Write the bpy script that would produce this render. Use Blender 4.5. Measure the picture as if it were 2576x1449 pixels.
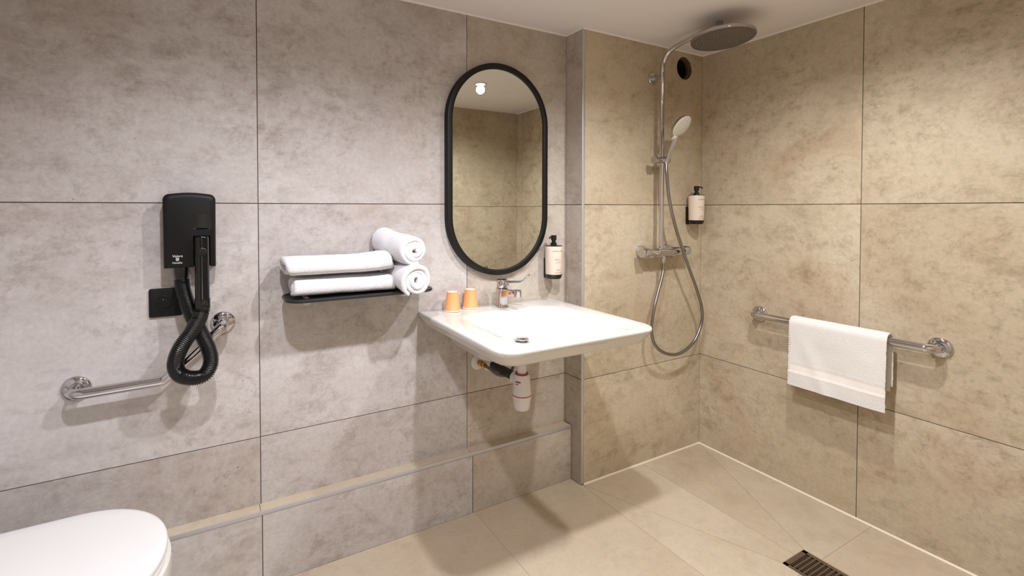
import bpy, bmesh, math, random
from mathutils import Vector, Matrix, noise

# ------------------------------------------------------------------ reset
for o in list(bpy.data.objects):
    bpy.data.objects.remove(o, do_unlink=True)
S = bpy.context.scene
COL = S.collection
PI = math.pi
random.seed(7)

# ------------------------------------------------------------------ camera
CAM_POS = Vector((-0.13302, -1.77874, 1.26675))
YAW, PITCH, ROLL = 0.502113, -0.0208286, -0.000475
FPX, PCX, PCY = 1202.80, 1197.50, 550.02
fwd = Vector((math.sin(YAW) * math.cos(PITCH), math.cos(YAW) * math.cos(PITCH), math.sin(PITCH)))
rgt = Vector((math.cos(YAW), -math.sin(YAW), 0.0))
upv = rgt.cross(fwd)
r2 = rgt * math.cos(ROLL) + upv * math.sin(ROLL)
u2 = upv * math.cos(ROLL) - rgt * math.sin(ROLL)
cd = bpy.data.cameras.new('camera')
cam = bpy.data.objects.new('camera', cd)
COL.objects.link(cam)
cam.matrix_world = Matrix(((r2.x, u2.x, -fwd.x, CAM_POS.x), (r2.y, u2.y, -fwd.y, CAM_POS.y),
                           (r2.z, u2.z, -fwd.z, CAM_POS.z), (0, 0, 0, 1)))
cd.sensor_width = 36.0
cd.lens = FPX / 2576.0 * 36.0
cd.shift_x = (1288.0 - PCX) / 2576.0
cd.shift_y = -(724.5 - PCY) / 2576.0
cd.clip_start = 0.02
S.camera = cam

# ------------------------------------------------------------------ world, exposure
w = bpy.data.worlds.new('world')
S.world = w
w.use_nodes = True
w.node_tree.nodes['Background'].inputs[0].default_value = (0.9, 0.9, 1.0, 1)
w.node_tree.nodes['Background'].inputs[1].default_value = 0.02
S.view_settings.view_transform = 'Standard'
S.view_settings.look = 'None'
S.view_settings.gamma = 1.0
S.view_settings.use_curve_mapping = False
S.view_settings.exposure = 0.0

# the room's three recessed ceiling spots and one added fill lamp: (x, y, power W, colour, beam angle)
LAMPS = [(1.40, -1.00, 54.0, (1.0, 0.985, 0.965), 158.0),
         (0.63, -1.05, 68.0, (1.0, 0.995, 1.05), 158.0),
         (-0.06, -1.05, 57.0, (1.0, 0.99, 1.07), 158.0),
         (-0.15, -2.15, 20.0, (1.0, 0.985, 1.03), 150.0)]  # fill added in the entry to lift the overall light level
SPOT_BLEND, SPOT_SIZE = 0.9, 0.028

# ------------------------------------------------------------------ room numbers (metres)
H1, H2 = 1.2851, 0.4851           # wall joints
ZC = 2.0793                       # ceiling
B, D = 1.3285, 0.1135             # pier corner x, shower wall y = -D
XR = 2.1555                       # right wall
YR = -0.8357                      # joint on the right wall
E, HL = 0.0477, 0.2538            # ledge depth, height
YB = -1.713                       # wall opposite, shower side
XL = -0.95                        # wall behind the toilet
YE, XE = -2.60, 0.45              # entry recess

# ================================================================== helpers
class MB:
    def __init__(s):
        s.v = []; s.f = []
    def add(s, vs, fs):
        n = len(s.v); s.v += [tuple(p) for p in vs]; s.f += [tuple(i + n for i in q) for q in fs]
        return s
    def box(s, a, b):
        x0, y0, z0 = [min(p, q) for p, q in zip(a, b)]; x1, y1, z1 = [max(p, q) for p, q in zip(a, b)]
        return s.add([(x0, y0, z0), (x1, y0, z0), (x1, y1, z0), (x0, y1, z0), (x0, y0, z1), (x1, y0, z1), (x1, y1, z1), (x0, y1, z1)],
                     [(0, 3, 2, 1), (4, 5, 6, 7), (0, 1, 5, 4), (1, 2, 6, 5), (2, 3, 7, 6), (3, 0, 4, 7)])
    def loft(s, rings, cap0=True, cap1=True, closed=True):
        n = len(rings[0]); vs = []; fs = []
        for r in rings: vs += list(r)
        for i in range(len(rings) - 1):
            for j in range(n if closed else n - 1):
                k = (j + 1) % n
                fs.append((i * n + j, i * n + k, (i + 1) * n + k, (i + 1) * n + j))
        if cap0: fs.append(tuple(reversed(range(n))))
        if cap1: fs.append(tuple(range((len(rings) - 1) * n, len(rings) * n)))
        return s.add(vs, fs)
    def tube(s, path, rad, n=16, caps=True):
        P = [Vector(p) for p in path]; m = len(P)
        T = [(P[min(i + 1, m - 1)] - P[max(i - 1, 0)]).normalized() for i in range(m)]
        a = Vector((0, 0, 1)) if abs(T[0].z) < .9 else Vector((1, 0, 0))
        N = (a - T[0] * a.dot(T[0])).normalized(); rings = []
        for i in range(m):
            N = (N - T[i] * N.dot(T[i])).normalized(); Bn = T[i].cross(N)
            r = rad(i) if callable(rad) else (rad[i] if isinstance(rad, (list, tuple)) else rad)
            rings.append([P[i] + (N * math.cos(2 * PI * k / n) + Bn * math.sin(2 * PI * k / n)) * r for k in range(n)])
        return s.loft(rings, caps, caps)
    def lathe(s, prof, origin, axis=(0, 0, 1), n=32, caps=True):
        ax = Vector(axis).normalized(); o = Vector(origin)
        a = Vector((1, 0, 0)) if abs(ax.x) < .9 else Vector((0, 1, 0))
        U = (a - ax * a.dot(ax)).normalized(); W = ax.cross(U)
        rings = [[o + ax * h + (U * math.cos(2 * PI * k / n) + W * math.sin(2 * PI * k / n)) * max(r, 1e-5) for k in range(n)] for r, h in prof]
        return s.loft(rings, caps, caps)
    def prism(s, poly, fn0, fn1):
        """poly: 2-D points; fn0/fn1 map a 2-D point to 3-D for the two ends"""
        return s.loft([[fn0(p) for p in poly], [fn1(p) for p in poly]])

def build(name, mb, mat, parent=None, smooth=40, bevel=0.0, bseg=2, recalc=True):
    me = bpy.data.meshes.new(name)
    me.from_pydata(mb.v, [], mb.f)
    bm = bmesh.new(); bm.from_mesh(me)
    if recalc: bmesh.ops.recalc_face_normals(bm, faces=bm.faces)
    if bevel > 0:
        es = [e for e in bm.edges if len(e.link_faces) == 2 and e.calc_face_angle(0) > math.radians(50)]
        bmesh.ops.bevel(bm, geom=es, offset=bevel, segments=bseg, profile=0.5, affect='EDGES', clamp_overlap=True)
    bm.to_mesh(me); bm.free()
    if smooth:
        me.polygons.foreach_set('use_smooth', [True] * len(me.polygons))
        me.set_sharp_from_angle(angle=math.radians(smooth))
    me.update()
    o = bpy.data.objects.new(name, me)
    COL.objects.link(o)
    if mat: me.materials.append(MAT[mat] if isinstance(mat, str) else mat)
    if parent:
        o.parent = parent
        o.matrix_parent_inverse = Matrix.Translation(-parent.location)   # parts are modelled in room coordinates
    return o

def tag(o, label, cat, group=None, kind=None):
    o['label'] = label; o['category'] = cat
    if group: o['group'] = group
    if kind: o['kind'] = kind
    return o

def thing(name, loc, label, cat, group=None):
    o = bpy.data.objects.new(name, None); COL.objects.link(o)
    o.location = loc; o.empty_display_size = 0.05
    return tag(o, label, cat, group)

def catmull(P, n=8):
    P = [Vector(p) for p in P]; out = []
    for i in range(len(P) - 1):
        p0, p1, p2, p3 = P[max(i - 1, 0)], P[i], P[i + 1], P[min(i + 2, len(P) - 1)]
        for k in range(n):
            t = k / n
            out.append(0.5 * ((2 * p1) + (p2 - p0) * t + (2 * p0 - 5 * p1 + 4 * p2 - p3) * t * t + (3 * p1 - p0 - 3 * p2 + p3) * t ** 3))
    out.append(P[-1]); return out

def resample(P, step):
    out = [P[0].copy()]; acc = 0.0
    for a, b in zip(P[:-1], P[1:]):
        L = (b - a).length; d = step - acc
        while d <= L and L > 0:
            out.append(a + (b - a) * (d / L)); d += step
        acc = (acc + L) % step if L > 0 else acc
    out.append(P[-1].copy()); return out

def fillet(P, r, n=8):
    P = [Vector(p) for p in P]; out = [P[0]]
    for i in range(1, len(P) - 1):
        a, b, c = P[i - 1], P[i], P[i + 1]
        u = (a - b).normalized(); v = (c - b).normalized()
        ang = u.angle(v); t = min(r / math.tan(ang / 2), .49 * (a - b).length, .49 * (c - b).length)
        p, q = b + u * t, b + v * t
        for k in range(n + 1):
            s_ = k / n
            out.append((1 - s_) ** 2 * p + 2 * s_ * (1 - s_) * b + s_ ** 2 * q)
    out.append(P[-1]); return out

def rrect(cx, cy, hx, hy, r, n=8):
    pts = []
    for (sx, sy, a0) in ((1, 1, 0), (-1, 1, PI / 2), (-1, -1, PI), (1, -1, 1.5 * PI)):
        for k in range(n + 1):
            a = a0 + PI / 2 * k / n
            pts.append((cx + sx * (hx - r) + r * math.cos(a), cy + sy * (hy - r) + r * math.sin(a)))
    return pts

# ================================================================== materials
MAT = {}
def new_mat(name):
    m = bpy.data.materials.new(name); m.use_nodes = True
    nt = m.node_tree; b = nt.nodes['Principled BSDF']
    MAT[name] = m
    return m, nt, b
def lin(c):
    return tuple((x / 12.92 if x <= .04045 else ((x + .055) / 1.055) ** 2.4) for x in [q / 255 for q in c]) + (1,)
def simple(name, rgb, rough=.5, metal=0.0, spec=.5, coat=0.0, bump=None):
    m, nt, b = new_mat(name)
    tc = nt.nodes.new('ShaderNodeTexCoord')
    nz = nt.nodes.new('ShaderNodeTexNoise'); nz.inputs['Scale'].default_value = 35; nz.inputs['Detail'].default_value = 4
    nt.links.new(tc.outputs['Object'], nz.inputs['Vector'])
    mp = nt.nodes.new('ShaderNodeMapRange'); mp.inputs[3].default_value = max(rough - .04, 0.0); mp.inputs[4].default_value = min(rough + .04, 1)
    nt.links.new(nz.outputs['Fac'], mp.inputs[0]); nt.links.new(mp.outputs[0], b.inputs['Roughness'])
    b.inputs['Base Color'].default_value = lin(rgb)
    b.inputs['Metallic'].default_value = metal
    b.inputs['Specular IOR Level'].default_value = spec
    b.inputs['Coat Weight'].default_value = coat
    if bump:
        n2 = nt.nodes.new('ShaderNodeTexNoise'); n2.inputs['Scale'].default_value = bump[0]; n2.inputs['Detail'].default_value = 3
        nt.links.new(tc.outputs['Object'], n2.inputs['Vector'])
        bp = nt.nodes.new('ShaderNodeBump'); bp.inputs['Strength'].default_value = bump[1]; bp.inputs['Distance'].default_value = bump[2]
        nt.links.new(n2.outputs['Fac'], bp.inputs['Height']); nt.links.new(bp.outputs['Normal'], b.inputs['Normal'])
    return m

def tile_mat(name, light, mid, dark, rust, contrast=1.0, streak=(.8, .8, 1.35), rough=.42):
    """porcelain tile printed like worn concrete / stone"""
    m, nt, b = new_mat(name)
    N = nt.nodes.new; L = nt.links.new
    tc = N('ShaderNodeTexCoord'); oi = N('ShaderNodeObjectInfo')
    mul = N('ShaderNodeMath'); mul.operation = 'MULTIPLY'; mul.inputs[1].default_value = 37.0; L(oi.outputs['Random'], mul.inputs[0])
    add = N('ShaderNodeVectorMath'); add.operation = 'ADD'; L(tc.outputs['Object'], add.inputs[0])
    cmb = N('ShaderNodeCombineXYZ'); L(mul.outputs[0], cmb.inputs[0]); L(mul.outputs[0], cmb.inputs[1]); L(mul.outputs[0], cmb.inputs[2])
    L(cmb.outputs[0], add.inputs[1])
    V = add.outputs[0]
    def nz(scale, detail, rough_, dist=0.0, vec=None):
        n = N('ShaderNodeTexNoise'); n.inputs['Scale'].default_value = scale; n.inputs['Detail'].default_value = detail
        n.inputs['Roughness'].default_value = rough_; n.inputs['Distortion'].default_value = dist
        L(vec or V, n.inputs['Vector']); return n.outputs['Fac']
    def ramp(src, a, b_, lo=0.0, hi=1.0):
        r = N('ShaderNodeMapRange'); r.interpolation_type = 'SMOOTHSTEP'
        for i, q in zip((1, 2, 3, 4), (a, b_, lo, hi)): r.inputs[i].default_value = q
        L(src, r.inputs[0]); return r.outputs[0]
    def mix(fac, c1, c2, mode='MIX'):
        x = N('ShaderNodeMix'); x.data_type = 'RGBA'; x.blend_type = mode
        if isinstance(fac, float): x.inputs['Factor'].default_value = fac
        else: L(fac, x.inputs['Factor'])
        for key, c in (('A', c1), ('B', c2)):
            s_ = [i for i in x.inputs if i.name == key and i.type == 'RGBA'][0]
            if isinstance(c, tuple): s_.default_value = c
            else: L(c, s_)
        return [o for o in x.outputs if o.type == 'RGBA'][0]
    def mmul(a, k):
        q = N('ShaderNodeMath'); q.operation = 'MULTIPLY'; L(a, q.inputs[0])
        if isinstance(k, float): q.inputs[1].default_value = k
        else: L(k, q.inputs[1])
        return q.outputs[0]
    mp = N('ShaderNodeMapping'); mp.inputs['Scale'].default_value = streak; L(V, mp.inputs['Vector'])
    Vs = mp.outputs[0]
    ml = N('ShaderNodeMapping'); ml.inputs['Scale'].default_value = (streak[0] * 1.2, streak[1] * 1.2, streak[2] * 3); L(V, ml.inputs['Vector'])
    Vl = ml.outputs[0]
    def offs(o):
        q = N('ShaderNodeVectorMath'); q.operation = 'ADD'; q.inputs[1].default_value = o; L(V, q.inputs[0]); return q.outputs[0]
    rust2 = tuple(int(q * .84) for q in rust)
    big = ramp(nz(1.35, 4, .5, .4), .34, .66)
    fine = nz(70, 8, .75, .1)
    patch = ramp(nz(2.3, 5, .58, .4), .30, .62)
    patch2 = ramp(nz(1.9, 5, .58, .5, offs((5.3, 1.7, 9.1))), .32, .62)
    scuff = ramp(nz(11, 12, .76, .35, Vs), .44, .70)
    scuff2 = ramp(nz(26, 12, .78, .2, offs((2.1, 8.3, 4.4))), .46, .68)
    stk = ramp(nz(7.0, 10, .76, .2, Vl), .55, .72)
    rst = ramp(nz(2.6, 7, .62, .6, offs((7.7, 3.3, 1.2))), .48, .72)
    rsp = ramp(nz(9, 10, .74, .4, offs((4.4, 6.1, 2.5))), .50, .66)
    col = mix(mmul(big, .8), lin(light), lin(mid))
    col = mix(mmul(rst, .42 * contrast), col, lin(rust))
    col = mix(mmul(mmul(rsp, rst), .42 * contrast), col, lin(rust2))
    col = mix(mmul(mmul(scuff, patch), .58 * contrast), col, lin(dark))
    col = mix(mmul(mmul(scuff2, patch2), .52 * contrast), col, lin(dark))
    col = mix(mmul(stk, .30 * contrast), col, lin(dark))
    # pale scraped spots and small dark pits
    pale = mmul(ramp(nz(13, 10, .72, .5, Vs), .60, .70), ramp(nz(2.0, 3, .5, .2, offs((9.9, 2.2, 6.6))), .54, .68))
    col = mix(mmul(pale, .45 * contrast), col, lin(tuple(min(255, q + 18) for q in light)))
    vo = N('ShaderNodeTexVoronoi'); vo.inputs['Scale'].default_value = 34; L(V, vo.inputs['Vector'])
    pit = mmul(ramp(vo.outputs['Distance'], .04, .12, 1.0, 0.0), ramp(nz(5.0, 3, .6), .58, .66))
    col = mix(mmul(pit, .55 * contrast), col, lin(tuple(int(q * .62) for q in dark)))
    g = N('ShaderNodeMapRange'); g.inputs[3].default_value = .80; g.inputs[4].default_value = 1.20; g.inputs[1].default_value = .3; g.inputs[2].default_value = .7; L(fine, g.inputs[0])
    cg = N('ShaderNodeCombineXYZ'); [L(g.outputs[0], cg.inputs[i]) for i in range(3)]
    col = mix(.55 * contrast, col, mix(1.0, col, cg.outputs[0], 'MULTIPLY'))
    L(col, b.inputs['Base Color'])
    rr = N('ShaderNodeMapRange'); rr.inputs[3].default_value = rough - .08; rr.inputs[4].default_value = rough + .14; L(fine, rr.inputs[0]); L(rr.outputs[0], b.inputs['Roughness'])
    b.inputs['Specular IOR Level'].default_value = .35
    bp = N('ShaderNodeBump'); bp.inputs['Strength'].default_value = .22; bp.inputs['Distance'].default_value = .0012
    L(fine, bp.inputs['Height']); L(bp.outputs[0], b.inputs['Normal'])
    return m

tile_mat('tile_cool_lit', (203, 199, 197), (186, 179, 176), (140, 126, 117), (168, 151, 134))  # wall tile with the cooler light of the left side painted in
tile_mat('tile_mid_lit', (203, 195, 185), (184, 174, 161), (136, 120, 104), (166, 144, 120))  # same wall tile, painted light tint halfway between cool and warm
tile_mat('tile_warm_lit', (204, 191, 168), (184, 169, 144), (136, 118, 92), (178, 147, 118))  # same wall tile with the warm light of the shower side painted in
tile_mat('tile_floor', (200, 187, 165), (186, 170, 147), (160, 142, 119), (188, 158, 134), contrast=.55, streak=(1, 1, 1))
simple('grout_wall', (112, 100, 90), .8)
simple('grout_floor', (205, 190, 162), .8)
simple('silicone', (228, 216, 196), .45)
simple('ceiling_paint', (236, 231, 229), .85, bump=(220, .06, .001))
simple('aluminium', (196, 197, 203), .42, metal=.5)
simple('chrome', (206, 205, 208), .06, metal=1.0)
simple('chrome_soft', (186, 184, 186), .14, metal=1.0)
simple('hose_metal', (150, 147, 148), .24, metal=1.0)
simple('steel_drain', (150, 135, 120), .30, metal=.9)
simple('black_void', (5, 5, 5), .9)
simple('black_matt', (15, 15, 16), .50, spec=.3, bump=(900, .05, .0004))
simple('black_gloss', (12, 12, 13), .10, coat=.3)
simple('black_satin', (16, 16, 17), .28)
simple('black_shelf', (32, 33, 35), .35)
simple('mirror_frame', (13, 12, 12), .45, spec=.35)
simple('mirror_glass', (226, 228, 224), .0, metal=1.0)
MAT['mirror_glass'].node_tree.nodes['Principled BSDF'].inputs['Roughness'].default_value = 0.0
for l_ in list(MAT['mirror_glass'].node_tree.links):
    if l_.to_socket.name == 'Roughness': MAT['mirror_glass'].node_tree.links.remove(l_)
simple('porcelain', (216, 213, 208), .12, coat=.4)
simple('seat_plastic', (230, 228, 227), .22)
simple('white_plastic', (224, 221, 221), .32)
simple('cap_white', (244, 236, 226), .6)
simple('cup_orange', (240, 164, 106), .55)
simple('red_rubber', (176, 34, 52), .4)
simple('brass', (190, 140, 70), .25, metal=1.0)
simple('pipe_dark', (38, 34, 36), .45)
simple('braid_grey', (105, 102, 104), .4, metal=.3)
simple('bottle_cream', (226, 210, 195), .35)
simple('label_ink', (120, 104, 94), .6)
simple('label_ink_dark', (70, 58, 52), .6)
simple('print_white', (232, 232, 234), .5)
simple('towel', (232, 231, 234), .95, spec=.1, bump=(330, .8, .004))
simple('towel_warm', (232, 229, 226), .95, spec=.1, bump=(360, .7, .0035))
simple('towel_band', (240, 236, 230), .9, spec=.1, bump=(1500, .15, .001))
simple('tag_blue', (52, 58, 88), .7)
simple('door_paint', (214, 208, 200), .5)
simple('nozzle_grey', (150, 144, 138), .5)
simple('shower_face', (120, 112, 106), .30, metal=.55)
simple('spray_white', (226, 222, 216), .4)
m, nt, b = new_mat('lamp_lens')
b.inputs['Base Color'].default_value = (1, 1, 1, 1)
b.inputs['Emission Color'].default_value = (1, .96, .90, 1)
b.inputs['Emission Strength'].default_value = 30.0

# ================================================================== structure
J = 0.0030   # wall joint width
TT = 0.009   # tile thickness

def wall_tiles(parent, mats, us, vs, face, holes=None, joint=J, depth=TT):
    """tiles as separate boxes; face(u, v, t) -> 3-D, t = depth behind the visible face"""
    h = joint / 2
    for i in range(len(us) - 1):
        for k in range(len(vs) - 1):
            u0, u1 = us[i] + (h if i else 0.0005), us[i + 1] - (h if i < len(us) - 2 else 0.0005)
            v0, v1 = vs[k] + (h if k else 0.0), vs[k + 1] - (h if k < len(vs) - 2 else 0.0)
            m_ = mats[i][k] if isinstance(mats, (list, tuple)) else mats
            mb = MB()
            hole = holes.get((i, k)) if holes else None
            if hole:
                hole_plate(mb, u0, u1, v0, v1, hole, lambda u, v: face(u, v, 0), lambda u, v: face(u, v, depth))
            else:
                poly = [(u0, v0), (u1, v0), (u1, v1), (u0, v1)]
                mb.prism(poly, lambda p: face(p[0], p[1], 0), lambda p: face(p[0], p[1], depth))
            build('tile', mb, m_, parent, smooth=0)

def hole_plate(mb, u0, u1, v0, v1, hole, f0, f1, n=48):
    cu, cv, r = hole
    angs = sorted(set([2 * PI * k / n for k in range(n)] + [math.atan2(v - cv, u - cu) % (2 * PI) for u in (u0, u1) for v in (v0, v1)]))
    def edge(a):
        c, s_ = math.cos(a), math.sin(a); t = 1e9
        if c > 1e-9: t = min(t, (u1 - cu) / c)
        if c < -1e-9: t = min(t, (u0 - cu) / c)
        if s_ > 1e-9: t = min(t, (v1 - cv) / s_)
        if s_ < -1e-9: t = min(t, (v0 - cv) / s_)
        return (cu + c * t, cv + s_ * t)
    inn = [(cu + r * math.cos(a), cv + r * math.sin(a)) for a in angs]
    out = [edge(a) for a in angs]
    m_ = len(angs); vs = [f0(*p) for p in inn] + [f0(*p) for p in out] + [f1(*p) for p in inn] + [f1(*p) for p in out]
    fs = []
    for j in range(m_):
        k = (j + 1) % m_
        fs += [(j, k, m_ + k, m_ + j), (2 * m_ + j, 3 * m_ + j, 3 * m_ + k, 2 * m_ + k), (j, 2 * m_ + j, 2 * m_ + k, k), (m_ + j, m_ + k, 3 * m_ + k, 3 * m_ + j)]
    mb.add(vs, fs)

def struct(name, mb, mat, label, cat, **kw):
    o = build(name, mb, mat, None, **kw)
    return tag(o, label, cat, kind='structure')

G = 0.0035   # how far the grout lies behind the tile face
# back wall (mirror, basin)
wb = struct('wall_back', MB().box((XL - .1, G, -.02), (B + .0, .1, ZC + .02)), 'grout_wall',
            'long wall of large greige stone tiles behind basin and toilet', 'wall', smooth=0)
wall_tiles(wb, [['tile_cool_lit'] * 3, ['tile_cool_lit'] * 3, ['tile_mid_lit'] * 3], [XL, 0.0, 0.8, B], [HL - .001, H2, H1, ZC],
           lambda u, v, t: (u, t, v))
# wall inside the shower with the round vent hole
VH = (2.014, 1.993, 0.058)
ws = MB(); hole_plate(ws, B + .0035, XR + .1, -.02, ZC + .02, VH, lambda u, v: (u, -D + G, v), lambda u, v: (u, -D + .06, v))
wsh = struct('wall_shower', ws, 'grout_wall', 'narrow tiled wall behind the shower column', 'wall', smooth=0)
wall_tiles(wsh, [['tile_warm_lit'] * 3], [B + .0145, XR], [0.0, H2, H1, ZC], lambda u, v, t: (u, -D + t, v), holes={(0, 2): VH})
# side of the pier
wp = struct('wall_pier', MB().box((B + G, -D + .0035, -.02), (B + .05, .1, ZC + .02)), 'grout_wall',
            'narrow side face of the tiled pier between basin and shower', 'wall', smooth=0)
wall_tiles(wp, [['tile_mid_lit'] * 3], [-D + .003, 0.0], [0.0, H2, H1, ZC], lambda u, v, t: (B + t, u, v))
# right wall
wr = struct('wall_right', MB().box((XR + G, YB - .1, -.02), (XR + .1, .1, ZC + .02)), 'grout_wall',
            'right hand wall of stone tiles with warm light painted in, and grab bar', 'wall', smooth=0)
wall_tiles(wr, [['tile_warm_lit'] * 3] * 3, [YB, YR - .8, YR, -D], [0.0, H2, H1, ZC], lambda u, v, t: (XR + t, u, v))
# walls behind the camera
wf = struct('wall_front', MB().box((XE, YB - .1, -.02), (XR + .1, YB - G, ZC + .02)), 'grout_wall',
            'tiled wall facing the mirror, seen only as a reflection', 'wall', smooth=0)
wall_tiles(wf, [['tile_warm_lit'] * 3] * 3, [XE + .0, 0.72, 1.52, XR], [0.0, H2, H1, ZC], lambda u, v, t: (u, YB - t, v))
wen = struct('wall_entry', MB().box((XE + G, YE - .1, -.02), (XE + .1, YB - .1, ZC + .02)), 'grout_wall',
             'tiled side of the entry recess behind the camera', 'wall', smooth=0)
wall_tiles(wen, [['tile_mid_lit'] * 3], [YE, YB], [0.0, H2, H1, ZC], lambda u, v, t: (XE + t, u, v))
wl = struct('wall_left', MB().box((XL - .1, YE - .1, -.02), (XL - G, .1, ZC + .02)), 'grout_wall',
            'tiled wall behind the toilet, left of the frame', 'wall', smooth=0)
wall_tiles(wl, [['tile_cool_lit'] * 3] * 4, [YE, -2.4, -1.6, -.8, 0.0], [0.0, H2, H1, ZC], lambda u, v, t: (XL - t, u, v))
wd = struct('wall_door', MB().box((XL, YE - .1, -.02), (XE + .1, YE, ZC + .02)), 'ceiling_paint',
            'plain wall with the entrance door behind the camera', 'wall', smooth=0)
dr = tag(build('door_1', MB().box((-.62, YE, 0.004), (.22, YE + .02, 1.99)), 'door_paint', None, bevel=.003), 'pale grey entrance door behind the camera', 'door', kind='structure')
build('door_handle', MB().tube(fillet([(.15, YE + .02, 1.0), (.15, YE + .07, 1.0), (.03, YE + .07, 1.0)], .015), .009, 12), 'chrome_soft', dr)

# ceiling
struct('ceiling', MB().box((XL - .1, YE - .1, ZC), (XR + .1, .1, ZC + .08)), 'ceiling_paint', 'plain white painted ceiling', 'ceiling', smooth=0)

# floor: slab with a channel cut out for the drain, tiles on top
DX0, DX1, DY1, DY0 = 1.636, 1.778, -0.829, -1.560
fl = MB()
for a, b_ in (((XL - .1, YE - .1), (DX0, .1)), ((DX1, YE - .1), (XR + .1, .1)), ((DX0, DY1), (DX1, .1)), ((DX0, YE - .1), (DX1, DY0))):
    fl.box((a[0], a[1], -.06), (b_[0], b_[1], -.0018))
floor = struct('floor', fl, 'grout_floor', 'floor of large sand beige tiles sloping to the shower drain', 'floor', smooth=0)
def inset(poly, d):
    n = len(poly); out = []
    area = sum(poly[i][0] * poly[(i + 1) % n][1] - poly[(i + 1) % n][0] * poly[i][1] for i in range(n))
    if area < 0: poly = poly[::-1]
    for i in range(n):
        a, b_, c = Vector(poly[i - 1]), Vector(poly[i]), Vector(poly[(i + 1) % n])
        u = (b_ - a).normalized(); v = (c - b_).normalized()
        n1 = Vector((-u.y, u.x)); n2 = Vector((-v.y, v.x))
        k = d / max(1 + n1.dot(n2), .2)
        q = b_ + (n1 + n2) * k
        out.append((q.x, q.y))
    return out
def floor_tile(poly):
    q = inset(poly, .0009)
    build('tile', MB().prism(q, lambda p: (p[0], p[1], 0.0), lambda p: (p[0], p[1], -.010)), 'tile_floor', floor, smooth=0)
YJ = -0.89
for (x0, x1) in ((XL, .01), (.01, .81), (.81, 1.337)):
    ytop = -E
    floor_tile([(x0, YJ), (x1, YJ), (x1, ytop), (x0, ytop)])
    floor_tile([(x0, YB), (x1, YB), (x1, YJ), (x0, YJ)])
floor_tile([(XL, YE), (XE, YE), (XE, YB), (XL, YB)])
tx = DX0 + (1.72 - DX0)
floor_tile([(1.337, -D), (DX0, DY1), (1.72, DY1), (1.72, -D)])
floor_tile([(1.72, -D), (1.72, DY1), (DX1, DY1), (XR, -D)])
floor_tile([(XR, -D), (DX1, DY1), (DX1, YJ), (XR, YJ)])
floor_tile([(XR, YJ), (DX1, YJ), (DX1, YB), (XR, YB)])
floor_tile([(1.337, -D), (1.337, YJ), (DX0, YJ), (DX0, DY1)])
floor_tile([(1.337, YJ), (1.337, YB), (DX0, YB), (DX0, YJ)])
floor_tile([(DX0, YB), (DX1, YB), (DX1, DY0), (DX0, DY0)])

# boxed ledge along the back wall
lb = struct('wall_ledge', MB().box((XL, -E + G, -.02), (B - .0005, G, HL - .009)), 'grout_wall',
            'low tiled pipe ledge running along the foot of the wall', 'ledge', smooth=0)
PH = .0145
wall_tiles(lb, 'tile_cool_lit', [XL, 0.0, .8], [0.0, HL - PH - .001], lambda u, v, t: (u, -E + t, v))
wall_tiles(lb, 'tile_mid_lit', [.8 + J, B - .001], [0.0, HL - PH - .001], lambda u, v, t: (u, -E + t, v))
wall_tiles(lb, 'tile_floor', [XL, -.005, .795, B - .001], [-E + .0035, 0.0], lambda u, v, t: (u, v, HL - .0005 - t), joint=.0016, depth=.0085)
# metal edge profiles
tp = MB().box((XL, -E - .0008, HL - PH), (B - .001, -E + .0035, HL))
tag(build('trim_1', tp, 'aluminium', None, bevel=.0008), 'slim aluminium edge strip along the front of the tiled ledge', 'edge trim', kind='structure')
tp = MB().box((B - .0008, -D - .0008, 0.004), (B + .014, -D + .003, ZC - .001))
tag(build('trim_2', tp, 'aluminium', None, bevel=.0012), 'upright aluminium corner strip on the pier beside the shower', 'edge trim', kind='structure')
# silicone beads
def bead(name, a, b_, n1, n2, r, label, mat='silicone'):
    a, b_, n1, n2 = Vector(a), Vector(b_), Vector(n1), Vector(n2)
    tri = [(0, 0), (1, 0), (.45, .45), (0, 1)]
    mb = MB().prism(tri, lambda p: a + n1 * r * p[0] + n2 * r * p[1], lambda p: b_ + n1 * r * p[0] + n2 * r * p[1])
    tag(build(name, mb, mat, None, smooth=0), label, 'sealant', kind='structure')
bead('trim_3', (B + .016, -D, 0), (XR, -D, 0), (0, -1, 0), (0, 0, 1), .0055, 'white silicone bead at foot of the shower wall')
bead('trim_4', (XR, -D, 0), (XR, YB, 0), (-1, 0, 0), (0, 0, 1), .0055, 'white silicone bead at foot of the right wall')
bead('trim_5', (XL, 0, ZC), (B, 0, ZC), (0, -1, 0), (0, 0, -1), .006, 'white sealant line where the back wall meets the ceiling', 'ceiling_paint')
bead('trim_6', (B, 0, ZC), (B, -D, ZC), (-1, 0, 0), (0, 0, -1), .006, 'white sealant line where the pier meets the ceiling', 'ceiling_paint')
bead('trim_7', (B, -D - .001, ZC), (XR, -D - .001, ZC), (0, -1, 0), (0, 0, -1), .006, 'white sealant line above the shower wall', 'ceiling_paint')
bead('trim_8', (XR, -D, ZC), (XR, YB, ZC), (-1, 0, 0), (0, 0, -1), .006, 'white sealant line above the right wall', 'ceiling_paint')

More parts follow.
